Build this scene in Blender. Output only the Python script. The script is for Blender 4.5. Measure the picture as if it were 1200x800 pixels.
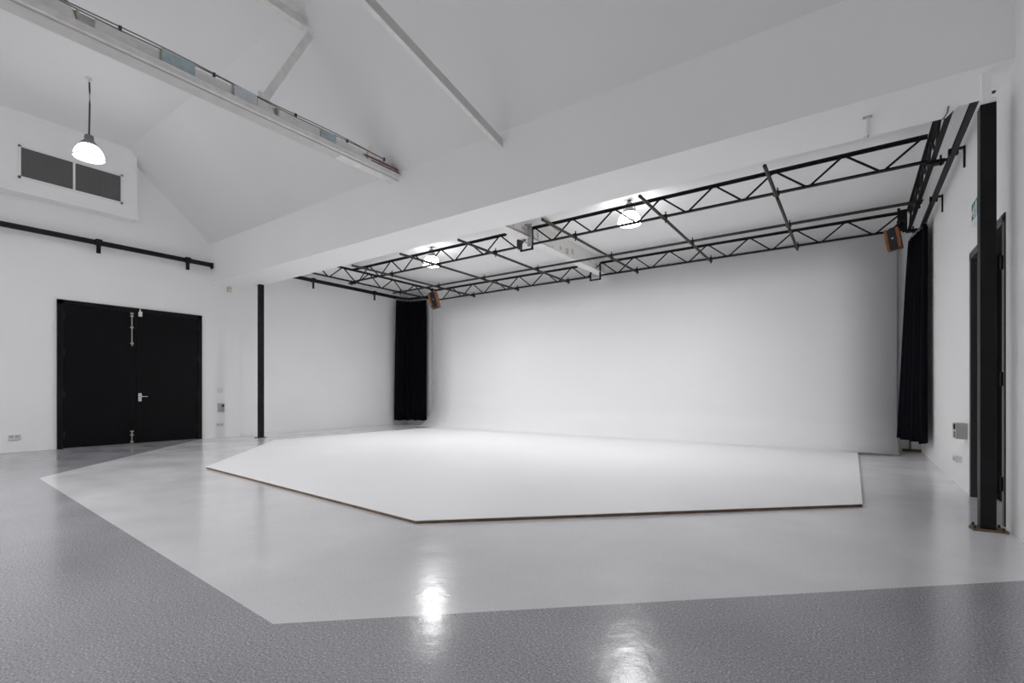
import bpy, bmesh, math, random
from mathutils import Vector, Matrix
random.seed(7)
PI = math.pi
for o in list(bpy.data.objects): bpy.data.objects.remove(o)
SC = bpy.context.scene; C = SC.collection

# ------------------------------------------------------------ camera
cam = bpy.data.cameras.new('camera'); camo = bpy.data.objects.new('camera', cam); C.objects.link(camo)
cam.sensor_width = 36; cam.lens = 17.0; cam.shift_y = 59/1200; cam.clip_start = .05; cam.clip_end = 100
camo.location = (0, 0, 1.15); camo.rotation_euler = (PI/2, 0, math.atan2(400, 566.7))
SC.camera = camo
# ------------------------------------------------------------ world, exposure
w = bpy.data.worlds.new('world'); SC.world = w; w.use_nodes = True
w.node_tree.nodes['Background'].inputs[0].default_value = (.85, .9, 1, 1)
w.node_tree.nodes['Background'].inputs[1].default_value = .05
SC.view_settings.view_transform = 'Standard'; SC.view_settings.look = 'None'
SC.view_settings.gamma = 1; SC.view_settings.use_curve_mapping = False
SC.view_settings.exposure = .25
SC.cycles.max_bounces = 16; SC.cycles.diffuse_bounces = 14; SC.cycles.glossy_bounces = 6
LAMP = 10.5            # radiance of the glowing glass shades in the studio bay
LAMP_NEAR = 8.0       # and in the gabled bay
# watts of the bulbs shining down through the open domes are given with each lamp
LAMP_COL = (1, .998, 1, 1)

# ------------------------------------------------------------ room dimensions
XL, XR = -13.05, 1.06          # side walls
YR, YB = -4.6, 12.05           # rear wall (behind camera), back wall
BF, BB, BZ = 5.50, 6.32, 3.83  # beam: front, back, underside
FZ = 6.40                      # flat ceiling of the gabled bay
EZ = 4.80                      # where its slope meets the beam
FY = 3.74                      # where the flat ceiling turns into the slope
SZ = 4.64                      # studio ceiling

# ------------------------------------------------------------ materials
def nt(m): m.use_nodes = True; return m.node_tree
def mat(name, col, rough=.6, metal=0, noise=0, scale=8, bump=0, bscale=60, spec=.5, coat=0, coat_r=.1, bdist=.005):
    m = bpy.data.materials.new(name); t = nt(m); b = t.nodes['Principled BSDF']
    b.inputs['Base Color'].default_value = (*col, 1); b.inputs['Roughness'].default_value = rough
    b.inputs['Metallic'].default_value = metal; b.inputs['Specular IOR Level'].default_value = spec
    b.inputs['Coat Weight'].default_value = coat; b.inputs['Coat Roughness'].default_value = coat_r
    tc = t.nodes.new('ShaderNodeTexCoord')
    if noise:
        n = t.nodes.new('ShaderNodeTexNoise'); n.inputs['Scale'].default_value = scale; n.inputs['Detail'].default_value = 5
        r = t.nodes.new('ShaderNodeValToRGB')
        r.color_ramp.elements[0].position = .3; r.color_ramp.elements[1].position = .7
        r.color_ramp.elements[0].color = (*[c*(1-noise) for c in col], 1); r.color_ramp.elements[1].color = (*[min(1, c*(1+noise)) for c in col], 1)
        t.links.new(tc.outputs['Object'], n.inputs['Vector']); t.links.new(n.outputs['Fac'], r.inputs[0]); t.links.new(r.outputs[0], b.inputs['Base Color'])
    if bump:
        n = t.nodes.new('ShaderNodeTexNoise'); n.inputs['Scale'].default_value = bscale; n.inputs['Detail'].default_value = 3
        k = t.nodes.new('ShaderNodeBump'); k.inputs['Strength'].default_value = bump; k.inputs['Distance'].default_value = bdist
        t.links.new(tc.outputs['Object'], n.inputs['Vector']); t.links.new(n.outputs['Fac'], k.inputs['Height']); t.links.new(k.outputs[0], b.inputs['Normal'])
    return m
def floor_mat(name, col, dark, light, rough=.16):
    m = bpy.data.materials.new(name); t = nt(m); b = t.nodes['Principled BSDF']; N = t.nodes.new; L = t.links.new
    tc = N('ShaderNodeTexCoord')
    v = N('ShaderNodeTexNoise'); v.inputs['Scale'].default_value = 95; v.inputs['Detail'].default_value = 3; v.inputs['Roughness'].default_value = .7
    L(tc.outputs['Object'], v.inputs['Vector'])
    r = N('ShaderNodeValToRGB'); e = r.color_ramp.elements
    e[0].position = .35; e[0].color = (*dark, 1); e[1].position = .44; e[1].color = (*col, 1)
    x = e.new(.56); x.color = (*col, 1); x = e.new(.66); x.color = (*light, 1)
    L(v.outputs['Fac'], r.inputs[0])
    big = N('ShaderNodeTexNoise'); big.inputs['Scale'].default_value = 1.3; big.inputs['Detail'].default_value = 6
    L(tc.outputs['Object'], big.inputs['Vector'])
    mr = N('ShaderNodeMapRange'); mr.inputs[1].default_value = .3; mr.inputs[2].default_value = .7; mr.inputs[3].default_value = .94; mr.inputs[4].default_value = 1.05
    L(big.outputs['Fac'], mr.inputs[0])
    mx = N('ShaderNodeMix'); mx.data_type = 'RGBA'; mx.blend_type = 'MULTIPLY'; mx.inputs[0].default_value = 1
    L(r.outputs[0], mx.inputs[6]); L(mr.outputs[0], mx.inputs[7]); L(mx.outputs[2], b.inputs['Base Color'])
    # fleck chips
    rr = N('ShaderNodeMapRange'); rr.inputs[1].default_value = .35; rr.inputs[2].default_value = .65; rr.inputs[3].default_value = rough*.8; rr.inputs[4].default_value = rough*1.35
    L(big.outputs['Fac'], rr.inputs[0]); L(rr.outputs[0], b.inputs['Roughness'])
    b.inputs['Specular IOR Level'].default_value = .5
    # gentle ripples of the sheet and fine orange-peel
    n1 = N('ShaderNodeTexNoise'); n1.inputs['Scale'].default_value = 9; n1.inputs['Detail'].default_value = 2
    n2 = N('ShaderNodeTexNoise'); n2.inputs['Scale'].default_value = 70; n2.inputs['Detail'].default_value = 1
    L(tc.outputs['Object'], n1.inputs['Vector']); L(tc.outputs['Object'], n2.inputs['Vector'])
    k1 = N('ShaderNodeBump'); k1.inputs['Strength'].default_value = .25; k1.inputs['Distance'].default_value = .006
    k2 = N('ShaderNodeBump'); k2.inputs['Strength'].default_value = .15; k2.inputs['Distance'].default_value = .002
    L(n1.outputs['Fac'], k1.inputs['Height']); L(n2.outputs['Fac'], k2.inputs['Height']); L(k1.outputs[0], k2.inputs['Normal']); L(k2.outputs[0], b.inputs['Normal'])
    return m
def emit(name, col, s):
    m = bpy.data.materials.new(name); t = nt(m); b = t.nodes['Principled BSDF']
    b.inputs['Base Color'].default_value = (.8, .8, .8, 1); b.inputs['Emission Color'].default_value = col; b.inputs['Emission Strength'].default_value = s
    b.inputs['Roughness'].default_value = .2
    return m
def grille_mat(name, a, bcol, sc):
    m = bpy.data.materials.new(name); t = nt(m); b = t.nodes['Principled BSDF']; N = t.nodes.new; L = t.links.new
    tc = N('ShaderNodeTexCoord'); mp = N('ShaderNodeMapping'); mp.inputs['Rotation'].default_value = (PI/4, 0, 0)
    ck = N('ShaderNodeTexChecker'); ck.inputs['Scale'].default_value = sc
    ck.inputs['Color1'].default_value = (*a, 1); ck.inputs['Color2'].default_value = (*bcol, 1)
    L(tc.outputs['Object'], mp.inputs[0]); L(mp.outputs[0], ck.inputs['Vector']); L(ck.outputs[0], b.inputs['Base Color'])
    b.inputs['Roughness'].default_value = .5
    return m
WALL = mat('white_wall_paint', (.87, .87, .87), .55, noise=.012, scale=1.2, bump=.08, bscale=35)
CEIL = mat('white_ceiling_paint', (.80, .80, .80), .7, noise=.012, scale=.8, bump=.05, bscale=20)
SOFFIT = mat('white_soffit_paint', (.92, .92, .92), .6, noise=.01, scale=1, bump=.05, bscale=20)
CYC = mat('cyclorama_white_paint', (.92, .92, .928), .5, noise=.01, scale=.9, bump=.06, bscale=14)
PLY = mat('plywood_edge', (.16, .10, .06), .7, noise=.35, scale=9)
FDARK = floor_mat('dark_grey_vinyl', (.345, .343, .365), (.14, .14, .15), (.66, .66, .68), .17)
FLIGHT = floor_mat('light_grey_vinyl', (.715, .71, .73), (.60, .60, .61), (.80, .795, .81), .17)
BLK = mat('black_paint_steel', (.010, .010, .011), .5, noise=.3, scale=20, spec=.25)
BLKP = mat('black_post_paint', (.009, .009, .010), .45, noise=.2, scale=12, spec=.2)
DOORB = mat('black_door_paint', (.0045, .0045, .0055), .5, noise=.2, scale=3, spec=.12)
HOLE = mat('black_door_leaf', (.003, .003, .003), .6, spec=.08)
FRM = mat('black_door_frame', (.05, .05, .052), .35)
TUBE = mat('weathered_tube_steel', (.035, .030, .026), .5, metal=.2, noise=.4, scale=25)
STEEL = mat('galvanised_steel', (.45, .46, .48), .35, metal=.9, noise=.2, scale=30)
CHROME = mat('satin_chrome', (.7, .7, .7), .25, metal=1)
BRASSY = mat('dull_nickel', (.55, .52, .47), .35, metal=.9)
CLOTH = mat('black_drape', (.005, .005, .008), .85, spec=.1)
WTRIM = mat('white_gloss_trim', (.82, .82, .84), .35)
WPLAS = mat('white_plastic', (.74, .74, .73), .35)
GPLAS = mat('grey_plastic', (.42, .42, .40), .5)
DPLAS = mat('dark_plastic', (.02, .02, .02), .4)
CREAM = mat('cream_plastic', (.60, .52, .38), .5)
WOOD = mat('orange_wood', (.32, .105, .03), .45, noise=.25, scale=18)
GRILL = grille_mat('black_speaker_cloth', (.006, .007, .009), (.02, .021, .027), 160)
LOUV = grille_mat('dark_mesh', (.05, .05, .047), (.15, .15, .145), 55)
GIRD = mat('white_girder_paint', (.86, .85, .83), .55, noise=.05, scale=12)
RUST = mat('rusty_white_steel', (.60, .57, .52), .7, noise=.22, scale=14)
TIEP = mat('old_white_steel_paint', (.80, .79, .77), .6, noise=.08, scale=9, bump=.2, bscale=40)
TIES = mat('grey_white_steel', (.62, .61, .59), .6, noise=.05, scale=6)
BLUEG = mat('pale_blue_box', (.42, .52, .54), .5, noise=.12, scale=20)
CABLE = mat('dark_cable', (.06, .055, .05), .6)
CABLEW = mat('white_cable', (.6, .6, .6), .5)
REDW = mat('red_brown_wire', (.20, .06, .04), .5)
GREEN = mat('green_sign_face', (.012, .15, .10), .4)
SIGNW = mat('white_sign_film', (.8, .85, .9), .4)
GLASSN = emit('glowing_glass_near', LAMP_COL, LAMP_NEAR)
GLASSF = emit('glowing_glass_far', LAMP_COL, LAMP)
GEAR = mat('lamp_gear_housing', (.22, .22, .23), .35, metal=.7)
PASTE = mat('patch_plaster', (.52, .48, .40), .8, noise=.3, scale=20)

# ------------------------------------------------------------ mesh builder
class MB:
    def __init__(s): s.bm = bmesh.new()
    def _add(s, vs, fs, smooth=False, M=None):
        bv = [s.bm.verts.new(M @ Vector(v) if M else Vector(v)) for v in vs]
        for f in fs:
            try:
                q = s.bm.faces.new([bv[i] for i in f]); q.smooth = smooth
            except ValueError: pass
        return s
    def box(s, a, b, M=None):
        x0, y0, z0 = [min(p, q) for p, q in zip(a, b)]; x1, y1, z1 = [max(p, q) for p, q in zip(a, b)]
        return s._add([(x0,y0,z0),(x1,y0,z0),(x1,y1,z0),(x0,y1,z0),(x0,y0,z1),(x1,y0,z1),(x1,y1,z1),(x0,y1,z1)],
                      [(3,2,1,0),(4,5,6,7),(0,1,5,4),(1,2,6,5),(2,3,7,6),(3,0,4,7)], M=M)
    def prism(s, pts, axis, a, b, M=None, smooth=False):       # pts: 2D polygon, extruded along axis from a to b
        n = len(pts)
        def P(p, t): return (t, p[0], p[1]) if axis == 'x' else (p[0], t, p[1]) if axis == 'y' else (p[0], p[1], t)
        vs = [P(p, a) for p in pts] + [P(p, b) for p in pts]
        return s._add(vs, [tuple(range(n))[::-1], tuple(range(n, 2*n))] + [(i, (i+1) % n, n+(i+1) % n, n+i) for i in range(n)], smooth, M)
    def tube(s, pts, r, n=10, M=None):
        pts = [Vector(p) for p in pts]; rings = []
        for i, p in enumerate(pts):
            d = (pts[min(i+1, len(pts)-1)] - pts[max(i-1, 0)]).normalized()
            u = d.cross(Vector((0, 0, 1)));
            if u.length < .01: u = d.cross(Vector((1, 0, 0)))
            u.normalize(); v = d.cross(u)
            rr = r[i] if isinstance(r, (list, tuple)) else r
            rings.append([p + (u*math.cos(2*PI*k/n) + v*math.sin(2*PI*k/n))*rr for k in range(n)])
        vs = [q for R in rings for q in R]; fs = []
        for i in range(len(pts)-1):
            for k in range(n): fs.append((i*n+k, i*n+(k+1) % n, (i+1)*n+(k+1) % n, (i+1)*n+k))
        s._add(vs, fs, True, M)
        s._add(rings[0], [tuple(range(n))], False, M); s._add(rings[-1], [tuple(range(n))[::-1]], False, M)
        return s
    def bar(s, p, q, wa, wb, up=(0, 0, 1)):                       # rectangular bar from p to q
        p, q = Vector(p), Vector(q); d = (q-p).normalized(); u = d.cross(Vector(up)).normalized(); v = u.cross(d)
        vs = [c + u*a*wa/2 + v*b*wb/2 for c in (p, q) for a, b in ((-1,-1),(1,-1),(1,1),(-1,1))]
        return s._add(vs, [(3,2,1,0),(4,5,6,7),(0,1,5,4),(1,2,6,5),(2,3,7,6),(3,0,4,7)])
    def lathe(s, prof, c=(0, 0, 0), n=28, M=None, cap=True):
        vs = []; fs = []
        for r, z in prof: vs += [(c[0]+r*math.cos(2*PI*k/n), c[1]+r*math.sin(2*PI*k/n), c[2]+z) for k in range(n)]
        for i in range(len(prof)-1):
            for k in range(n): fs.append((i*n+k, i*n+(k+1) % n, (i+1)*n+(k+1) % n, (i+1)*n+k))
        if cap: fs += [tuple(range(n))[::-1], tuple(range((len(prof)-1)*n, len(prof)*n))]
        return s._add(vs, fs, True, M)
    def poly(s, pts): return s._add(pts, [tuple(range(len(pts)))])
    def build(s, name, m, parent=None, local=False, bevel=0, recalc=True):
        if recalc: bmesh.ops.recalc_face_normals(s.bm, faces=s.bm.faces)
        me = bpy.data.meshes.new(name)
        if parent is not None and not local:
            s.bm.transform(Matrix.Translation(-Vector(OFF[parent.name])))
        s.bm.to_mesh(me); s.bm.free(); me.materials.append(m)
        o = bpy.data.objects.new(name, me); C.objects.link(o)
        if parent is not None: o.parent = parent; OFF[o.name] = OFF[parent.name]
        else: OFF[o.name] = (0, 0, 0)
        if bevel:
            b = o.modifiers.new('bevel', 'BEVEL'); b.width = bevel; b.segments = 2; b.limit_method = 'ANGLE'
        return o
OFF = {}
def thing(name, label, cat, loc=(0, 0, 0), rot=(0, 0, 0), group=None):
    o = bpy.data.objects.new(name, None); C.objects.link(o); o.empty_display_size = .1
    o.location = loc; o.rotation_euler = rot; o['label'] = label; o['category'] = cat
    if group: o['group'] = group
    OFF[o.name] = tuple(loc); return o
def tag(o, label, cat, group=None):
    o['label'] = label; o['category'] = cat
    if group: o['group'] = group
    return o
def struct(o, label=None, cat=None):
    o['kind'] = 'structure'; o['label'] = label or o.name.replace('_', ' '); o['category'] = cat or 'room'; return o

# ============================================================ SETTING
# floor: dark vinyl with a large light-grey inlay
band = [(XL-.1, 5.36), (-8.88, 1.63), (-2.35, 1.275), (XR, 4.40), (XR+.4, 4.72)]
m = MB(); m.poly([(x, y, 0) for x, y in [(XL-.1, YR-.1), (XR+.4, YR-.1)] + band[::-1]]).build('floor', FDARK)
fl = bpy.data.objects['floor']; struct(fl, 'dark grey speckled glossy vinyl floor of the hall', 'floor')
# real slab thickness under it
m = MB(); m.box((XL-.2, YR-.2, -.2), (XR+.5, YB+.1, -.003)); m.build('floor_slab', GPLAS, fl)
m = MB(); m.poly([(x, y, 0) for x, y in band + [(XR+.4, YB+.05), (XL-.1, YB+.05)]])
m.build('light_inlay', FLIGHT, fl)['label'] = 'pale grey glossy vinyl inlay around the white stage'
for ob in (fl, bpy.data.objects['light_inlay']):
    if ob.data.polygons[0].normal.z < 0: ob.data.flip_normals()

# walls
m = MB(); m.box((XL-.2, YR-.2, 0), (XL, 6.2, 6.6)); m.box((XL-.2, 6.2, 0), (XL-.06, YB+.2, 6.6))
struct(m.build('wall_left', WALL), 'white painted left wall with the black double door', 'wall')
DY0, DY1, DZ = 5.80, 7.27, 2.66
m = MB(); m.box((XR, YR-.2, 0), (XR+.45, DY0, 6.6)); m.box((XR, DY1, 0), (XR+.45, YB+.2, 6.6)); m.box((XR, DY0, DZ), (XR+.45, DY1, 6.6)); m.box((XR+.40, DY0, 0), (XR+.45, DY1, DZ))
struct(m.build('wall_right', WALL), 'white painted right wall with the black doorway', 'wall')
m = MB(); m.box((XL-.2, YB, 0), (XR+.4, YB+.2, 6.6)); struct(m.build('wall_back', WALL), 'white back wall behind the curved studio backdrop', 'wall')
m = MB(); m.box((XL-.2, YR-.2, 0), (XR+.4, YR, 6.6)); struct(m.build('wall_rear', WALL), 'white wall behind the viewer', 'wall')
# gabled bay ceiling: slope, flat, slope
RS = -2.7
m = MB(); m.prism([(BF+.02, EZ), (FY, FZ), (RS, FZ), (YR, EZ), (YR, EZ+.15), (RS-.05, FZ+.15), (FY+.05, FZ+.15), (BF+.02, EZ+.2)], 'x', XL-.1, XR+.1)
struct(m.build('ceiling', CEIL), 'white gabled ceiling sloping down to the big beam', 'ceiling')
m = MB(); m.box((XL-.1, BB, SZ), (XR+.1, YB+.1, SZ+.2)); struct(m.build('ceiling_studio', SOFFIT), 'flat white ceiling above the black trusses', 'ceiling')
# downstand beam; its back edge is notched near the right wall
m = MB(); m.prism([(XL-.1, BF), (XR+.1, BF), (XR+.1, 6.12), (.80, 6.12), (.74, BB), (XL-.1, BB)], 'z', BZ, EZ+.25)
struct(m.build('trim_1', SOFFIT), 'wide white boxed beam crossing the whole room', 'beam')
# baseboards: thin dark line under back wall at the right
m = MB(); m.box((.70, YB-.02, 0), (XR, YB, .05)); struct(m.build('baseboard_back', PLY), 'low brown skirting strip in the right back corner', 'skirting')
m = MB(); m.box((XL-.06, 6.25, 0), (XL-.045, YB, .06)); struct(m.build('baseboard_left', WTRIM), 'low white skirting along the studio left wall', 'skirting')

# ---- double door on left wall
d = thing('door_1', 'black double door in the left wall', 'door', (XL, 3.97, 0)); d['kind'] = 'structure'
Y0, Y1, ZT = 2.655, 5.29, 3.01
m = MB(); m.box((XL, Y0, 0), (XL+.05, Y0+.09, ZT)); m.box((XL, Y1-.09, 0), (XL+.05, Y1, ZT)); m.box((XL, Y0, ZT-.09), (XL+.05, Y1, ZT))
m.build('door_frame', mat('frame_black', (.007, .007, .008), .45, spec=.15), d, bevel=.004)
YM = 3.955
for k, (a, b) in enumerate(((Y0+.095, YM-.004), (YM+.004, Y1-.095))):
    m = MB(); m.box((XL+.002, a, .012), (XL+.032, b, ZT-.095)); lf = m.build('door_leaf', DOORB, d, bevel=.003)
    hy = a-.004 if k == 0 else b+.004
    for hz in (.28, 1.1, 1.95, 2.7):
        m = MB(); m.tube([(XL+.045, hy, hz-.07), (XL+.045, hy, hz+.07)], .016, 8); m.box((XL+.03, hy-.035, hz-.06), (XL+.038, hy+.035, hz+.06)); m.build('hinge', BLK, lf)
    if k == 0:
        for za, zb, nm in ((2.16, 2.88, 'long_bolt'), (.02, .28, 'foot_bolt')):
            yb = YM-.075
            m = MB(); m.tube([(XL+.048, yb, za), (XL+.048, yb, zb)], .011, 8)
            for z in ([za+.06, (za+zb)/2+.05, zb-.06, zb] if zb > 1 else [za+.03, zb-.08, zb]): m.box((XL+.03, yb-.03, z-.014), (XL+.062, yb+.03, z+.014))
            m.tube([(XL+.05, yb, za+.02), (XL+.085, yb, za+.02)], .010, 8)
            m.build(nm, BRASSY, lf)['label'] = 'dull metal bolt'
    else:
        m = MB(); m.box((XL+.03, YM+.045, .94), (XL+.042, YM+.105, 1.12))
        m.tube([(XL+.04, YM+.075, 1.045), (XL+.085, YM+.075, 1.045), (XL+.09, YM+.20, 1.045)], .010, 8); m.tube([(XL+.04, YM+.075, .975), (XL+.052, YM+.075, .975)], .014, 10)
        m.build('handle', CHROME, lf)['label'] = 'chrome lever handle'
        m = MB(); m.box((XL+.03, YM+.045, 2.83), (XL+.07, YM+.11, 2.94)); m.box((XL+.03, YM+.065, 2.94), (XL+.055, YM+.085, 3.0)); m.build('contact_box', WPLAS, lf)['label'] = 'white contact box'
# ---- doorway in right wall
d = thing('door_2', 'black doorway recessed in the right wall', 'door', (XR+.2, 6.5, 0)); d['kind'] = 'structure'
m = MB()
for a, b in (((XR-.012, DY0-.02, 0), (XR+.2, DY0+.05, DZ)), ((XR-.012, DY1-.05, 0), (XR+.2, DY1+.02, DZ)), ((XR-.012, DY0-.02, DZ-.06), (XR+.2, DY1+.02, DZ+.02))): m.box(a, b)
m.build('door_frame', FRM, d, bevel=.004)
for a, b in ((DY0+.05, 6.53), (6.54, DY1-.05)):
    m = MB(); m.box((XR+.19, a, .012), (XR+.23, b, DZ-.06)); m.build('door_leaf', HOLE, d)
m = MB()
for z in (.3, 1.2, 2.2): m.tube([(XR-.018, DY0+.02, z), (XR-.018, DY0+.02, z+.12)], .012, 8)
m.build('hinge', BLK, d)

# ============================================================ CYCLORAMA
CX0, CX1, CYW, CR, CZT = -11.62, .68, 11.80, .78, 4.19
cy = thing('cyclorama', 'curved white studio backdrop wall sweeping down into a raised white stage', 'backdrop', (-5, 8, 0))
DT = .032   # deck thickness
prof = [(CYW, CZT)] + [(CYW, z) for z in (3.4, 2.4, 1.4)]
for k in range(0, 17):
    a = k/16*PI/2; prof.append((CYW-CR+CR*math.cos(a), DT+CR-CR*math.sin(a)))
prof.append((CYW-CR-.04, DT))
back = [(y+.02, z) if i < 4 else None for i, (y, z) in enumerate(prof)]
m = MB(); vs = []; fs = []; n = len(prof)
nrm = []
for i, (y, z) in enumerate(prof):
    if i < 4: nrm.append((1, 0))
    elif i < n-1: a = (i-4)/16*PI/2; nrm.append((math.cos(a), -math.sin(a)))
    else: nrm.append((0, -1))
XS = [CX0 + (CX1-CX0)*k/12 for k in range(13)]
bm = m.bm; F = []; B = []
for x in XS:
    F.append([bm.verts.new((x, y, z)) for y, z in prof]); B.append([bm.verts.new((x, y+.026*a, max(0.002, z+.026*b))) for (y, z), (a, b) in zip(prof, nrm)])
for j in range(12):
    for i in range(n-1):
        bm.faces.new((F[j][i], F[j+1][i], F[j+1][i+1], F[j][i+1])).smooth = True; bm.faces.new((B[j][i+1], B[j+1][i+1], B[j+1][i], B[j][i])).smooth = True
    bm.faces.new((F[j][0], B[j][0], B[j+1][0], F[j+1][0]))
for j in (0, 12):
    for i in range(n-1): bm.faces.new((F[j][i], F[j][i+1], B[j][i+1], B[j][i]))
m.build('curved_wall', CYC, cy)
deck = [(.07, CYW-CR+.02), (.075, 5.97), (-3.11, 2.955), (-7.92, 3.275), (-11.03, 6.02), (-10.85, CYW-CR+.02)]
m = MB(); m.prism(deck, 'z', DT-.006, DT); m.build('painted_deck', CYC, cy)
m = MB()
def inset(pts, d=.004):
    c = Vector((sum(p[0] for p in pts)/len(pts), sum(p[1] for p in pts)/len(pts)))
    return [tuple(Vector(p) + (c-Vector(p)).normalized()*d) for p in pts]
m.prism(inset(deck), 'z', 0.001, DT-.0055); m.build('plywood_base', PLY, cy)['label'] = 'brown raw plywood edge'
# timber studs behind the free ends of the curved wall
for x in (CX0+.08, CX1-.06):
    m = MB(); m.box((x-.02, CYW+.05, 0), (x+.02, CYW+.12, 4.1)); m.build('stud', PLY, cy)
m = MB(); m.box((CX1+.03, YB-.055, 0), (CX1+.09, YB-.003, 4.25)); m.build('end_post', WTRIM, cy)
m = MB(); m.box((-11.97, YB-.10, 0), (-11.83, YB-.003, 4.25)); m.build('end_post', WTRIM, cy)
m = MB(); m.box((CX1+.20, YB-.05, 0.05), (CX1+.225, YB-.003, 1.2)); tag(m.build('cable_riser', PLY), 'thin brown upright batten below the right black curtain', 'batten')

# ============================================================ POSTS
def post(x, y, h, label, stub=0, sx=.10, sy=.12):
    t = thing('steel_post', label, 'post', (x, y, 0))
    m = MB(); m.box((x-sx/2, y-sy/2, .012), (x+sx/2, y+sy/2, h)); m.build('shaft', BLKP, t, bevel=.006)
    m = MB(); m.prism([(x-.115, y-.02), (x-.10, y-.12), (x+.12, y-.09), (x+.11, y+.09), (x-.09, y+.09)], 'z', 0, .012); m.build('base_plate', PLY, t)['label'] = 'rust-brown base plate'
    for bx, by in ((-.085, -.08), (.09, -.06), (.085, .065), (-.075, .065)):
        m = MB(); m.tube([(x+bx, y+by, .01), (x+bx, y+by, .035)], .010, 6); m.build('bolt', TUBE, t)
    if stub:
        m = MB(); m.box((x-sx/2, y-sy/2, h), (x+sx/2, y+sy/2, h+.02)); m.box((x-.03, y, h+.02), (x+.03, y+.05, BZ)); m.build('head_packer', SOFFIT, t)['label'] = 'white painted steel head'
    return t
post(-12.11, 6.26, BZ-.001, 'slim black steel post under the beam beside the left wall')
post(.913, 5.60, 3.54, 'thick black steel post under the beam beside the right doorway', stub=1)

# ============================================================ TRUSSES
ZB, ZTOP = 4.10, 4.43
def truss(p_of, a, b, nodes_top, label, group=None, gap=None, loc=(0, 0, 0), side=False, half=.425):
    """p_of(t,z) -> point; chords run from a to b"""
    t = thing('lattice_truss', label, 'truss', loc, group='black lattice trusses')
    up = (0, 0, 1)
    segs = [(a, b)] if not gap else [(a, gap[0]), (gap[1], b)]
    for s0, s1 in segs:
        m = MB(); m.bar(p_of(s0, ZTOP+.008), p_of(s1, ZTOP+.008), .085, .012); m.bar(p_of(s0, ZTOP-.012), p_of(s1, ZTOP-.012), .012, .045); m.build('top_chord', BLK, t)
    for s0, s1 in ([(a, b)] if not gap else [(a, gap[2]), (gap[3], b)]):
        m = MB(); m.bar(p_of(s0, ZB-.003), p_of(s1, ZB-.003), .055, .010); m.bar(p_of(s0, ZB+.012), p_of(s1, ZB+.012), .010, .035); m.build('bottom_chord', BLK, t)
    for q in nodes_top:
        for sg in (-1, 1):
            e = q+sg*half; w = .0
            if e < a-.02 or e > b+.02: continue
            if gap:
                inside = lambda v: gap[0] < v < gap[1]
                if inside(q) and inside(e): continue
                if inside(e): e2 = e
            q2, z2 = q + sg*.03, ZTOP-.02
            if gap and gap[0] < q < gap[1]:      # free bar end beside the gap
                f = .8; z2 = ZB+.02+(ZTOP-ZB-.04)*f; q2 = e+(q-e)*f
            m = MB(); m.tube([p_of(q2, z2), p_of(e-sg*.03, ZB+.015)], .0155, 6); m.build('web_bar', BLK, t)
    return t
lat = [.74] + [-.11-.85*k for k in range(13)]
YF, YK = 8.15, 11.33
GAP = (-5.90, -5.24, -5.52, -5.27)
truss(lambda s, z: (s, YF, z), -11.0, .78, lat, 'black lattice truss spanning the room nearest the white beam', gap=GAP, loc=(-5, YF, ZB))
truss(lambda s, z: (s, YK, z), -11.0, .78, lat, 'black lattice truss spanning along the top of the curved backdrop', gap=GAP, loc=(-5, YK, ZB))
truss(lambda s, z: (-11.0, s, z), 6.33, YK+.03, [7.0+.85*k for k in range(6)], 'black lattice truss running beside the left curtain track', loc=(-11, 9, ZB), side=True)
truss(lambda s, z: (.83, s, z), 6.13, YK+.05, [6.6+.85*k for k in range(6)], 'black lattice truss running beside the right curtain track', loc=(.83, 9, ZB), side=True)
# u-shaped hangers bridging the gap under the white girder
for y, lab in ((YF, 'front'), (YK, 'back')):
    t = thing('gap_stirrup', 'black steel stirrup under the white girder on the %s truss' % ('near' if lab == 'front' else 'far'), 'bracket', (-5.4, y, ZB))
    m = MB(); m.box((-5.53, y-.02, ZB-.10), (-5.25, y+.02, ZB-.07)); m.build('crossbar', BLK, t)
    m = MB(); m.box((-5.54, y-.02, ZB-.10), (-5.51, y+.02, ZB+.12)); m.build('upright', BLK, t)
    m = MB(); m.box((-5.27, y-.02, ZB-.10), (-5.24, y+.02, ZTOP)); m.build('upright', BLK, t)
# galvanised beam clamp at near truss
t = thing('beam_clamp', 'grey galvanised clamp gripping the white girder at the near truss', 'clamp', (-5.35, YF-.06, 4.2))
y = YF-.09
m = MB(); m.box((-5.30, y-.02, ZB-.06), (-5.21, y+.01, ZTOP+.06)); m.build('clamp_plate', STEEL, t, bevel=.003)
m = MB(); m.prism([(-5.56, ZB+.12), (-5.42, ZB+.16), (-5.35, ZB+.09), (-5.44, ZB+.03), (-5.46, ZB-.06), (-5.53, ZB-.08), (-5.56, ZB+.0)], 'y', y-.015, y+.015); m.build('jaw', TUBE, t)
m = MB(); m.tube([(-5.25, y-.03, ZTOP+.02), (-5.42, y-.03, ZTOP+.07)], .02, 8); m.tube([(-5.25, y-.05, ZTOP+.0), (-5.25, y+.03, ZTOP+.0)], .025, 8); m.build('screw', STEEL, t)
m = MB(); m.tube([(-5.44, y-.02, ZB+.10), (-5.26, y-.02, ZB-.02)], .014, 8); m.build('link_rod', STEEL, t)
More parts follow.
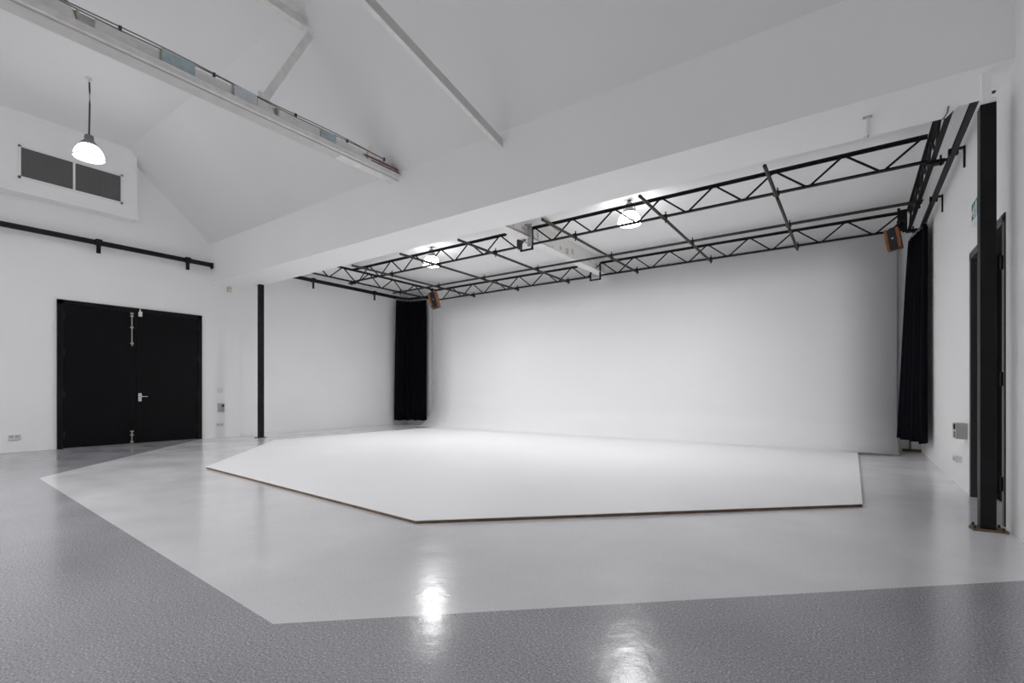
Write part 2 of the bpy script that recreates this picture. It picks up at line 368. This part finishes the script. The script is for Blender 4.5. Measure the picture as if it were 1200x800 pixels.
# scaffold tubes under the trusses
def clampmb(p, s=.05):
    m = MB(); x, y, z = p
    m.box((x-s*.8, y-s*.55, z-.02), (x+s*.8, y+s*.55, z+.05)); m.tube([(x+s*.3, y, z-.085), (x+s*.3, y, z+.1)], .011, 6); m.tube([(x-s, y-.01, z+.03), (x+s*1.2, y-.01, z+.03)], .013, 6)
    return m
PT = 9.82
TZ = ZB-.035
names = ['leftmost', 'second from left', 'third from left', 'fourth from left', 'fifth from left', 'rightmost']
for x, nm in zip((-9.44, -7.82, -6.19, -4.30, -2.60, -.935), names):
    t = thing('scaffold_tube', '%s of the six brown-black tubes running front to back under the trusses' % nm, 'tube', (x, 9.2, TZ), group='scaffold tubes under the trusses')
    m = MB(); m.tube([(x, 6.98, TZ), (x, 11.42, TZ)], .025, 10); m.build('tube_shaft', TUBE, t)
    for yy in (YF, PT, YK): clampmb((x, yy, TZ+.02)).build('coupler', BLK, t)
t = thing('scaffold_tube', 'long dark tube running left to right between the two cross trusses', 'tube', (-5, PT, TZ+.05), group='scaffold tubes under the trusses')
m = MB(); m.tube([(-11.3, PT, TZ+.05), (.88, PT, TZ+.05)], .025, 10); m.build('tube_shaft', TUBE, t)
for xx in (-11.0, .83): clampmb((xx, PT, TZ+.03)).build('coupler', BLK, t)
# couplers at truss corners
for x, y, l in ((-11.0, YF, 'left end of the near truss'), (.87, YF, 'right end of the near truss'), (-11.0, YK, 'left end of the far truss'), (.85, YK, 'right end of the far truss')):
    t = thing('corner_coupler', 'black coupler joining the %s' % l, 'coupler', (x, y, ZB))
    m = MB(); m.box((x-.07, y-.05, ZB-.055), (x+.07, y+.05, ZB-.01)); m.tube([(x-.12, y-.03, ZB-.03), (x+.13, y-.03, ZB-.03)], .02, 8); m.build('coupler_body', BLK, t)
    m = MB(); m.tube([(x+.03, y-.06, ZB-.1), (x+.03, y-.06, ZB+.03)], .012, 6); m.build('bolt', BLK, t)
m = MB(); m.box((.66, YK-.02, ZB-.02), (.70, YK+.02, ZTOP+.08)); m.box((.70, YK-.03, ZB-.02), (.80, YK-.01, ZTOP+.04)); tag(m.build('truss_end_plate', BLK), 'black end plate behind the right speaker', 'plate')

# white girder crossing the studio ceiling, front to back
t = thing('steel_girder', 'white painted steel girder with rusty flange crossing the studio ceiling', 'girder', (-5.36, 9, 4.22))
gx = -5.36
m = MB(); m.box((gx-.11, BB, 4.20), (gx+.11, YB-.15, 4.222)); m.box((gx-.011, BB, 4.22), (gx+.011, YB-.15, SZ-.001)); m.build('web_and_flange', GIRD, t)
m = MB()
for k in range(17):
    yy = 6.7+k*.3+random.uniform(-.05, .05); m.box((gx+.012, yy, 4.24+random.uniform(0, .2)), (gx+.016, yy+random.uniform(.03, .16), 4.28+random.uniform(.004, .22)))
g = m.build('flaking_paint', RUST, t); g['kind'] = 'stuff'
m = MB(); m.tube([(gx+.05, BB+.02, 4.26), (gx+.05, 7.0, 4.25), (gx+.07, 7.9, 4.27), (gx+.05, 9, 4.25)], .016, 8); m.build('cable', GPLAS, t)
m = MB(); m.box((gx-.12, 11.6, 4.18), (gx+.12, 11.62, 4.45)); m.build('end_cleat', WTRIM, t)
m = MB(); m.tube([(-4.75, BB+.1, SZ-.03), (-5.1, 8.6, SZ-.03), (-5.2, 9.2, SZ-.02)], .03, 8); tag(m.build('ceiling_patch', PASTE), 'stained plaster patch on the studio ceiling beside the girder', 'patch')
m = MB(); m.tube([(-10.8, YB-.07, 4.34), (.7, YB-.07, 4.34)], .03, 10); tag(m.build('white_conduit', WTRIM), 'long white conduit high on the wall above the backdrop', 'conduit')

# ============================================================ SPEAKERS
def speaker(loc, rot, label, arm, W, D, H):
    t = thing('loudspeaker', label, 'speaker', loc, rot, 'wood-sided speakers')
    c = W*.2
    m = MB(); m.box((-W/2+c, -D/2+.01, -H/2+.005), (W/2-c, D/2, H/2-.005)); m.build('body', DPLAS, t, local=True, bevel=.004)
    m = MB(); m.box((-W/2+c, -D/2-.002, -H/2+.01), (W/2-c, -D/2+.01, H/2-.01)); gg = m.build('grille', GRILL, t, local=True)
    m = MB(); m.prism([(-.02, .012), (.02, .012), (0, -.02)], 'y', -D/2-.006, -D/2-.001); m.build('badge', WPLAS, gg, local=True)['label'] = 'small pale badge'
    for s in (-1, 1):
        m = MB(); m.box((s*(W/2-c), -D/2-.01, -H/2), (s*W/2, D/2, H/2)); m.build('wood_cheek', WOOD, t, local=True, bevel=.004)['label'] = 'orange wooden side panel'
    b = arm
    m = MB(); m.box((-.04, -.02, H/2), (.04, .06, H/2+.03)); m.tube([(0, .02, H/2), b], .025, 8); m.tube([(b[0]-.05, b[1], b[2]), (b[0]+.05, b[1], b[2])], .04, 8)
    m.build('mounting_arm', BLK, t, local=True)
speaker((-10.78, 11.03, 4.03), (math.radians(-6), math.radians(-15), math.radians(28)), 'wood-sided black speaker hanging in the left back corner of the truss', (-.02, .10, .40), .27, .20, .50)
speaker((.585, 10.95, 3.86), (math.radians(-4), math.radians(-9), math.radians(-14)), 'wood-sided black speaker hanging in the right back corner of the truss', (.12, .14, .32), .21, .15, .37)

# ============================================================ CURTAIN TRACKS AND DRAPES
def track(pts, label, brackets, wallx, sgn, sz=.075, drop=.16):
    t = thing('curtain_track', label, 'curtain track', pts[0])
    m = MB()
    for p, q in zip(pts[:-1], pts[1:]):
        m.bar(p, q, .03, sz); m.bar(Vector(p)-Vector((0, 0, sz/2)), Vector(q)-Vector((0, 0, sz/2)), .05, .012)
        m.bar(Vector(p)+Vector((0, 0, sz/2)), Vector(q)+Vector((0, 0, sz/2)), .05, .012)
    m.build('rail', BLK, t)
    for yb in brackets:
        p = pts[0]; z = p[2]; x = p[0]
        m = MB(); m.box((x-.045, yb-.03, z-sz/2-.01), (x+.045, yb+.03, z+sz/2+.02))
        a, b = sorted((x, wallx)); m.box((a, yb-.02, z+.02), (b, yb+.02, z+.045))
        m.box((wallx-(.018 if sgn > 0 else 0), yb-.018, z-drop), (wallx+(.018 if sgn < 0 else 0), yb+.018, z+.05))
        m.build('wall_bracket', BLK, t)
    return t
t = track([(-12.90, -1.0, 4.265), (-12.90, BF-.03, 4.265)], 'black curtain track on the left wall above the double door', [], XL, -1, sz=.085)
for yb in (.9, 3.28, 4.94):
    m = MB(); m.box((-12.95, yb-.05, 4.21), (-12.85, yb+.05, 4.335)); m.box((-12.93, yb-.035, 4.05), (-12.90, yb+.035, 4.22)); m.box((XL, yb-.03, 4.30), (-12.9, yb+.03, 4.325)); m.build('wall_bracket', BLK, t)
m = MB(); m.box((-12.94, BF-.06, 4.18), (-12.86, BF-.02, 4.32)); m.build('end_stop', BLK, t)
t = track([(-12.82, BB+.03, 4.385), (-12.82, 11.55, 4.385), (-12.70, 11.75, 4.385), (-11.9, 11.86, 4.385)], 'black curtain track on the studio left wall', [], XL, -1, sz=.085)
for yb in (8.15, 10.35):
    m = MB(); m.box((-12.87, yb-.05, 4.33), (-12.77, yb+.05, 4.45)); m.box((-12.835, yb-.025, 4.15), (-12.805, yb+.025, 4.34)); m.box((XL-.06, yb-.03, 4.42), (-12.8, yb+.03, 4.445)); m.build('wall_bracket', BLK, t)
t = track([(.955, 6.14, 3.95), (.955, 11.55, 3.95)], 'black curtain track on the right wall behind the post', [7.6, 9.3], XR, 1, sz=.045, drop=.2)

def drape(path_top, path_bot, z_top, z_bot, folds, amp, label, loc, sag=0):
    """pleated cloth between two polylines"""
    def along(path, u):
        P = [Vector((x, y)) for x, y in path]; L = [(b-a).length for a, b in zip(P[:-1], P[1:])]; T = sum(L); s = u*T
        for a, b, l in zip(P[:-1], P[1:], L):
            if s <= l or b is P[-1]:
                d = (b-a)/l; return a+d*min(s, l), Vector((-d.y, d.x))
            s -= l
    NU, NV = folds*10, 26
    t = thing('black_curtain', label, 'curtain', loc)
    m = MB(); vs = []
    ph = [random.uniform(-.8, .8) for _ in range(folds+2)]
    for j in range(NV+1):
        v = j/NV
        for i in range(NU+1):
            u = i/NU; k = u*folds; f0 = int(k); pj = ph[f0]+(ph[f0+1]-ph[f0])*(k-f0)
            pt, nn = along(path_top, u); pb, nb = along(path_bot, u); vv = v**.8
            p = pt.lerp(pb, vv); nr = nn.lerp(nb, vv).normalized()
            a = amp*(.55+.45*v)*(1+.35*math.sin(pj*5)); off = math.sin(2*PI*k+pj*v*1.2)*a + .25*a*math.sin(4*PI*k+pj)
            z = z_top+(z_bot-z_top)*v
            if j == NV: z += .012*math.sin(k*2.2)+ sag*abs(u-.5)
            vs.append((p.x+nr.x*off, p.y+nr.y*off, z))
    W = NU+1; fs = [(j*W+i, j*W+i+1, (j+1)*W+i+1, (j+1)*W+i) for j in range(NV) for i in range(NU)]
    m._add(vs, fs, True); o = m.build('drape', CLOTH, t, recalc=False)
    s = o.modifiers.new('thick', 'SOLIDIFY'); s.thickness = .006
    m = MB()
    for k in range(folds):
        pt, nn = along(path_top, (k+.5)/folds); m.tube([(pt.x, pt.y, z_top-.03), (pt.x, pt.y, z_top+.05)], .012, 6); m.box((pt.x-.015, pt.y-.015, z_top-.01), (pt.x+.015, pt.y+.015, z_top+.06))
    m.build('runners', STEEL, t)['kind'] = 'stuff'
drape([(-12.80, 11.25), (-12.74, 11.55), (-12.52, 11.74), (-11.93, 11.83)], [(-12.86, 11.22), (-12.78, 11.55), (-12.52, 11.74), (-11.90, 11.84)], 4.30, .17, 13, .055, 'tall black pleated curtain hanging in the left back corner', (-12.4, 11.6, .15))
drape([(.985, 10.35), (.965, 10.6), (.90, 11.0), (.84, 11.45)], [(.95, 10.25), (.92, 10.6), (.80, 11.05), (.70, 11.45)], 3.90, .30, 10, .055, 'tall black pleated curtain hanging in the right back corner', (.9, 11, .3))

# ============================================================ LAMPS
def lamp(x, y, z_rim, z_ceil, label, glow, kind, watts):
    t = thing('pendant_lamp', label, 'lamp', (x, y, z_rim), group='glowing glass dome lamps')
    R = .205
    prof = [(.197, 0), (R, .006), (R, .03), (.196, .075), (.178, .125), (.150, .17), (.115, .205), (.085, .222), (.075, .222), (.11, .195), (.145, .16), (.172, .115), (.188, .07), (.195, .03)]
    m = MB(); n = 36
    m.lathe([(r*(1), z) for r, z in prof] + [prof[0]], (x, y, z_rim), n, cap=False)
    sh = m.build('glass_shade', glow, t); sh['label'] = 'ribbed glass dome glowing white'
    m = MB(); m.lathe([(.205, -.004), (.212, 0), (.212, .016), (.206, .02)], (x, y, z_rim), 36, cap=False); m.build('rim_band', WPLAS, t)
    m = MB(); m.lathe([(.03, .0), (.045, .04), (.05, .1), (.035, .16), (.03, .2)], (x, y, z_rim+.03), 16); m.build('bulb', glow, t)
    zt = z_rim+.222
    m = MB(); m.lathe([(.12, -.02), (.118, .01), (.085, .05), (.062, .08), (.066, .12), (.058, .155), (.03, .165)], (x, y, zt), 20); m.build('gear_housing', GEAR, t)
    L = bpy.data.lights.new('bulb_light', 'SPOT'); L.energy = watts; L.spot_size = math.radians(176); L.spot_blend = 1
    L.shadow_soft_size = .2; L.color = LAMP_COL[:3]; lo = bpy.data.objects.new('bulb_light', L); C.objects.link(lo); lo.location = (x, y, z_rim-.02)
    if kind == 'cord':
        m = MB(); m.tube([(x-.05, y, zt+.07), (x-.11, y, zt+.13), (x-.09, y, zt+.17), (x-.02, y, zt+.15)], .025, 8); m.build('hook_arm', GEAR, t)
        m = MB(); h = z_ceil-zt
        m.tube([(x, y, zt+.12), (x+.01, y, zt+.3), (x+.035, y, zt+.6*h), (x+.03, y, zt+.8*h), (x+.015, y, zt+.93*h)], .013, 8); m.build('cord', CABLE, t)
        m = MB(); m.tube([(x+.015, y, zt+.93*h), (x, y, zt+.97*h), (x-.04, y, z_ceil-.02), (x-.06, y, z_ceil)], .007, 6)
        m.tube([(x+.015, y, zt+.93*h), (x+.04, y, zt+.97*h), (x+.02, y, z_ceil-.01)], .006, 6); m.build('ceiling_wire', CABLEW, t)
        m = MB(); m.lathe([(.05, -.02), (.05, 0)], (x-.02, y, z_ceil), 16); m.build('ceiling_rose', WPLAS, t)
    else:
        m = MB()
        m.tube([(x-.10, y, zt+.01), (x-.11, y, zt+.09), (x-.07, y, zt+.12), (x+.05, y, zt+.12), (x+.1, y, zt+.10), (x+.105, y, zt+.02)], .011, 8)
        m.build('yoke', GEAR, t)
        m = MB(); m.tube([(x, y, zt+.12), (x, y, z_ceil)], .012, 8); m.lathe([(.035, -.025), (.03, 0)], (x, y, z_ceil), 12); m.build('hook_arm', GEAR, t)
    return t
lamp(-10.45, 2.53, 5.06, FZ, 'glowing glass dome lamp hanging on a cord near the wall vent', GLASSN, 'cord', 30)
lamp(-3.33, 8.42, 4.20, SZ, 'glowing glass dome lamp behind the near truss, right of the girder', GLASSF, 'yoke', 205)
lamp(-8.32, 8.42, 4.20, SZ, 'glowing glass dome lamp behind the near truss, left of the girder', GLASSF, 'yoke', 275)
# unseen fill lamps added behind the viewer to brighten the slope and beam face
lamp(-10.45, -1.5, 4.93, FZ, 'added glass dome fill lamp on a cord behind the viewer, beside the left wall', GLASSN, 'cord', 30)
lamp(-7.0, -1.9, 4.93, FZ, 'added glass dome fill lamp on a cord behind the viewer, mid hall', GLASSN, 'cord', 960)
# empty lamp hook left of the lamps
x, y = -9.55, 7.62
t = thing('ceiling_hook', 'small grey empty lamp hook on the studio ceiling near the left truss', 'hook', (x, y, SZ))
m = MB(); m.tube([(x, y, SZ), (x, y, SZ-.13)], .014, 8); m.build('stem', GEAR, t)
m = MB(); m.tube([(x-.12, y, SZ-.05), (x-.10, y, SZ-.12), (x, y, SZ-.10), (x+.1, y, SZ-.03), (x+.12, y, SZ-.10)], .018, 8); m.build('arm', GEAR, t)

# ============================================================ ROOF STEEL IN THE GABLED BAY
tx = -6.25
t = thing('tie_beam', 'long white tie beam with cable trunking and boxes crossing the gabled ceiling', 'roof beam', (tx, 2, 4.68))
Ya, Yb = -4.4, BF+.01
m = MB(); m.box((tx-.13, Ya, 4.66), (tx+.06, Yb, 4.68)); m.box((tx-.13, Ya, 4.68), (tx-.12, Yb, 4.74)); m.build('flange', TIES, t)
m = MB(); m.box((tx-.02, Ya, 4.68), (tx+.0, Yb, 4.90)); m.build('web', TIES, t)
m = MB(); m.box((tx+.0, Ya, 4.682), (tx+.10, Yb, 4.735)); m.box((tx+.09, Ya, 4.735), (tx+.105, Yb, 4.755)); m.build('cable_trunking', TIEP, t, bevel=.003)
for a, b in ((-2.4, .2), (.22, 1.2), (1.55, 2.10), (2.45, 2.85), (3.45, 4.05), (4.3, 4.85)):
    m = MB(); m.box((tx+.02, a, 4.76), (tx+.05, b, 4.885)); m.build('side_board', TIEP, t, bevel=.003)
m = MB(); m.box((tx+.02, 2.11, 4.76), (tx+.075, 2.44, 4.91)); m.build('junction_box', BLUEG, t, bevel=.004)['label'] = 'pale blue metal box'
m = MB(); m.box((tx+.02, 2.87, 4.74), (tx+.085, 3.14, 4.90)); m.build('junction_box', mat('speckled_white', (.62, .66, .68), .6, noise=.2, scale=60), t, bevel=.004)['label'] = 'white speckled box'
m = MB(); m.box((tx+.02, 4.06, 4.77), (tx+.07, 4.28, 4.90)); m.build('junction_box', BLUEG, t, bevel=.004)
for yy in (1.30, 3.28, 5.0):
    m = MB(); m.prism([(yy-.12, 4.75), (yy+.12, 4.75), (yy+.02, 5.0), (yy-.10, 5.0)], 'x', tx+.03, tx+.045); m.build('gusset_plate', TIEP, t)
for yy in (1.42, 2.10, 2.855, 3.43, 4.05, 4.30, 4.87):
    m = MB(); m.box((tx+.0, yy-.008, 4.76), (tx+.055, yy+.008, 4.90)); m.build('wood_block', PASTE, t)
m = MB()
for dz, ph in ((.0, 0), (.022, 1.3)):
    pts = [(tx+.045, yy, 4.905+dz+.012*math.sin(yy*3+ph)) for yy in [Ya+.1+.25*k for k in range(39)] if yy < Yb-.05]
    m.tube(pts, .0065, 6)
m.build('cable', mat('grey_cable', (.20, .19, .18), .6), t)
for yy in (.7, 1.75, 2.65, 3.68, 4.5, 5.2):
    m = MB(); m.box((tx+.03, yy-.012, 4.885), (tx+.062, yy+.012, 4.935)); m.build('cable_clip', CABLE, t)
m = MB(); m.box((tx+.02, 4.95, 4.76), (tx+.06, Yb, 4.80)); m.tube([(tx+.06, 4.8, 4.83), (tx+.06, Yb, 4.84)], .010, 6); m.build('conduit', REDW, t)
m = MB(); m.box((tx-.11, 4.4, 4.655), (tx+.05, Yb, 4.66)); m.build('lower_cover', TIEP, t)
# raking strut and upper collar of the same roof truss
t = thing('roof_strut', 'short white raking strut rising from the tie beam to the ceiling', 'roof beam', (tx, 3.3, 4.9))
m = MB(); m.bar((tx, 3.25, 4.90), (tx, 3.93, 6.18), .10, .012, up=(1, 0, 0)); m.bar((tx-.045, 3.25, 4.90), (tx-.045, 3.93, 6.18), .012, .09, up=(1, 0, 0)); m.build('angle_bar', TIEP, t)
t = thing('collar_beam', 'white collar beam tight under the ceiling above the tie beam', 'roof beam', (tx, 1, 6.2))
m = MB(); m.box((tx-.06, -2.6, 6.2), (tx+.06, 3.85, 6.215)); m.box((tx-.006, -2.6, 6.215), (tx+.006, 3.85, 6.36)); m.build('tee_bar', TIEP, t)
m = MB(); m.tube([(tx+.06, 1.6, 6.25), (tx+.06, 3.2, 6.25)], .012, 6); m.build('cable', CABLE, t)
t = thing('raking_tie', 'plain grey-white flat steel tie sloping down to the beam, right of the tie beam', 'roof beam', (-4.06, 4, 4.9))
m = MB(); sl = (5.12-4.6)/(3.13-5.5)
def zz(y): return 4.6+sl*(y-5.5)
m.prism([(BF+.01, zz(BF)), (1.2, zz(1.2)), (1.2, zz(1.2)+.12), (BF+.01, zz(BF)+.12)], 'x', -4.075, -4.045); m.build('web', TIES, t)
m = MB(); m.prism([(BF+.01, zz(BF)-.01), (1.2, zz(1.2)-.01), (1.2, zz(1.2)+.0), (BF+.01, zz(BF)+.0)], 'x', -4.10, -4.04); m.build('flange', TIEP, t)

# ============================================================ VENT BOX ON LEFT WALL
FX = -12.75
t = thing('vent_housing', 'white boxed air duct with two dark mesh vents high on the left wall', 'vent', (FX, 3, 4.9))
ztop = lambda y: FZ-.002 if y <= FY else FZ-(y-FY)*(FZ-EZ)/(BF-FY)-.002
m = MB(); m.prism([(-.4, 4.89), (3.90, 4.89), (3.90, ztop(3.90)), (FY, ztop(FY)), (-.4, ztop(0))], 'x', XL+.001, FX); m.build('duct_box', WALL, t)
m = MB()
for a, b in (((2.06, 5.155), (3.64, 5.19)), ((2.06, 5.735), (3.64, 5.77)), ((2.06, 5.155), (2.095, 5.77)), ((3.605, 5.155), (3.64, 5.77)), ((2.835, 5.19), (2.87, 5.735))):
    m.box((FX, a[0], a[1]), (FX+.022, b[0], b[1]))
m.build('vent_frame', WTRIM, t)
for a, b in ((2.095, 2.835), (2.87, 3.605)):
    m = MB(); m.box((FX, a, 5.19), (FX+.008, b, 5.735)); v = m.build('mesh_panel', LOUV, t)

# ============================================================ SMALL WALL FITTINGS
def plate(name, x, sg, y0, y1, z0, z1, d, m1, label, cat, extra=None):
    t = thing(name, label, cat, (x, (y0+y1)/2, z0)); m = MB(); m.box((x, y0, z0), (x+sg*d, y1, z1)); m.build('face_plate', m1, t, bevel=.004)
    for ya, yb, za, zb, dd, mm, nm in (extra or []):
        m = MB(); m.box((x+sg*d*.9, ya, za), (x+sg*(d+dd), yb, zb)); m.build(nm, mm, t)
    return t
plate('wall_socket', XL, 1, 1.97, 2.13, .24, .34, .03, WPLAS, 'white double wall socket left of the black double door', 'socket', [(1.985, 2.04, .275, .325, .004, GPLAS, 'outlet'), (2.06, 2.115, .275, .325, .004, GPLAS, 'outlet')])
plate('light_switch', XL, 1, 5.66, 5.78, 1.13, 1.24, .015, WPLAS, 'small white switch plate right of the black double door, uppermost fitting', 'switch', [(5.70, 5.74, 1.16, 1.21, .008, WTRIM, 'rocker')])
plate('control_panel', XL, 1, 5.66, 5.81, .64, .86, .04, GPLAS, 'grey control panel with black knob right of the black double door', 'control panel', [(5.74, 5.79, .77, .83, .012, DPLAS, 'knob'), (5.74, 5.79, .67, .72, .012, STEEL, 'key_switch')])
plate('wall_socket', XL, 1, 5.62, 5.80, .28, .37, .03, WPLAS, 'white double wall socket right of the black double door, lowest fitting', 'socket', [(5.64, 5.69, .30, .35, .004, GPLAS, 'outlet'), (5.72, 5.77, .30, .35, .004, GPLAS, 'outlet')])
plate('alarm_sensor', XL, 1, 5.88, 5.97, 3.70, 3.84, .06, CREAM, 'small cream sensor on the left wall under the white beam', 'sensor', [(5.90, 5.95, 3.72, 3.76, .01, WPLAS, 'lens')])
plate('switch_box', XR, -1, 7.46, 7.68, .61, .79, .10, GPLAS, 'grey metal switch box on the right wall beside the black curtain', 'switch box', [(7.50, 7.58, .72, .78, .012, DPLAS, 'dark_socket'), (7.50, 7.58, .63, .69, .012, STEEL, 'steel_socket')])
plate('wall_socket', XR, -1, 7.83, 8.0, .30, .38, .06, WPLAS, 'white socket low on the right wall under the grey switch box', 'socket', [(7.86, 7.96, .32, .36, .004, GPLAS, 'outlet')])
# exit sign over doorway
t = thing('exit_sign', 'green and white running-man exit sign mostly hidden by the thick black post', 'sign', (XR, 7.05, 2.9))
m = MB(); m.box((XR-.05, 6.5, 2.90), (XR, 6.9, 3.10)); m.build('sign_box', GREEN, t, bevel=.004)
m = MB(); m.box((XR-.056, 6.5, 2.87), (XR-.002, 6.9, 2.915)); m.build('light_strip', SIGNW, t)['label'] = 'white lower light strip'
xx = XR-.0535
def sp(pts, nm, y0=6.77, z0=3.0, k=1.0):
    m = MB(); m.prism([(y0-px*k, z0+pz*k) for px, pz in pts], 'x', xx, xx+.004); m.build(nm, SIGNW, t)
sp([(.012*math.cos(a*PI/4)+.012, .055+.012*math.sin(a*PI/4)) for a in range(8)], 'figure_head')
sp([(-.01, .04), (.02, .042), (.045, .015), (.038, .008), (.018, .025), (.012, -.005), (.035, -.03), (.028, -.07), (.016, -.07), (.02, -.035), (-.002, -.02), (-.015, -.05), (-.045, -.052), (-.045, -.04), (-.024, -.038), (-.008, .015), (-.03, .01), (-.045, -.01), (-.052, -.002), (-.035, .025)], 'figure_body')
sp([(.08, -.07), (.13, -.07), (.13, .07), (.08, .07)], 'door_mark')
sp([(-.11, .0), (-.08, .03), (-.08, .01), (-.055, .01), (-.055, -.01), (-.08, -.01), (-.08, -.03)], 'arrow')
# soffit bits
t = thing('soffit_bracket', 'slim white bracket fixed under the wide beam at the right', 'bracket', (.11, 6.0, BZ))
m = MB(); m.box((.103, 5.84, BZ-.035), (.12, 6.28, BZ-.012)); m.build('strap', WTRIM, t)
m = MB(); m.box((.075, 5.83, BZ-.012), (.15, 5.86, BZ)); m.build('head_plate', GPLAS, t); m = MB(); m.box((.09, 6.27, BZ-.02), (.135, 6.29, BZ)); m.build('foot_clip', WPLAS, t)
m = MB(); m.tube([(.716, 6.31, BZ-.008), (.728, 6.25, BZ-.012), (.735, 6.17, BZ-.012), (.728, 6.06, BZ-.008)], .006, 6); tag(m.build('loose_wire', REDW), 'short red-brown wire under the beam near the right truss', 'wire')
m = MB(); m.box((1.01, 5.99, BZ-.012), (1.035, 6.02, BZ)); tag(m.build('beam_fixing', DPLAS), 'tiny dark fixing under the beam beside the right wall', 'fixing')
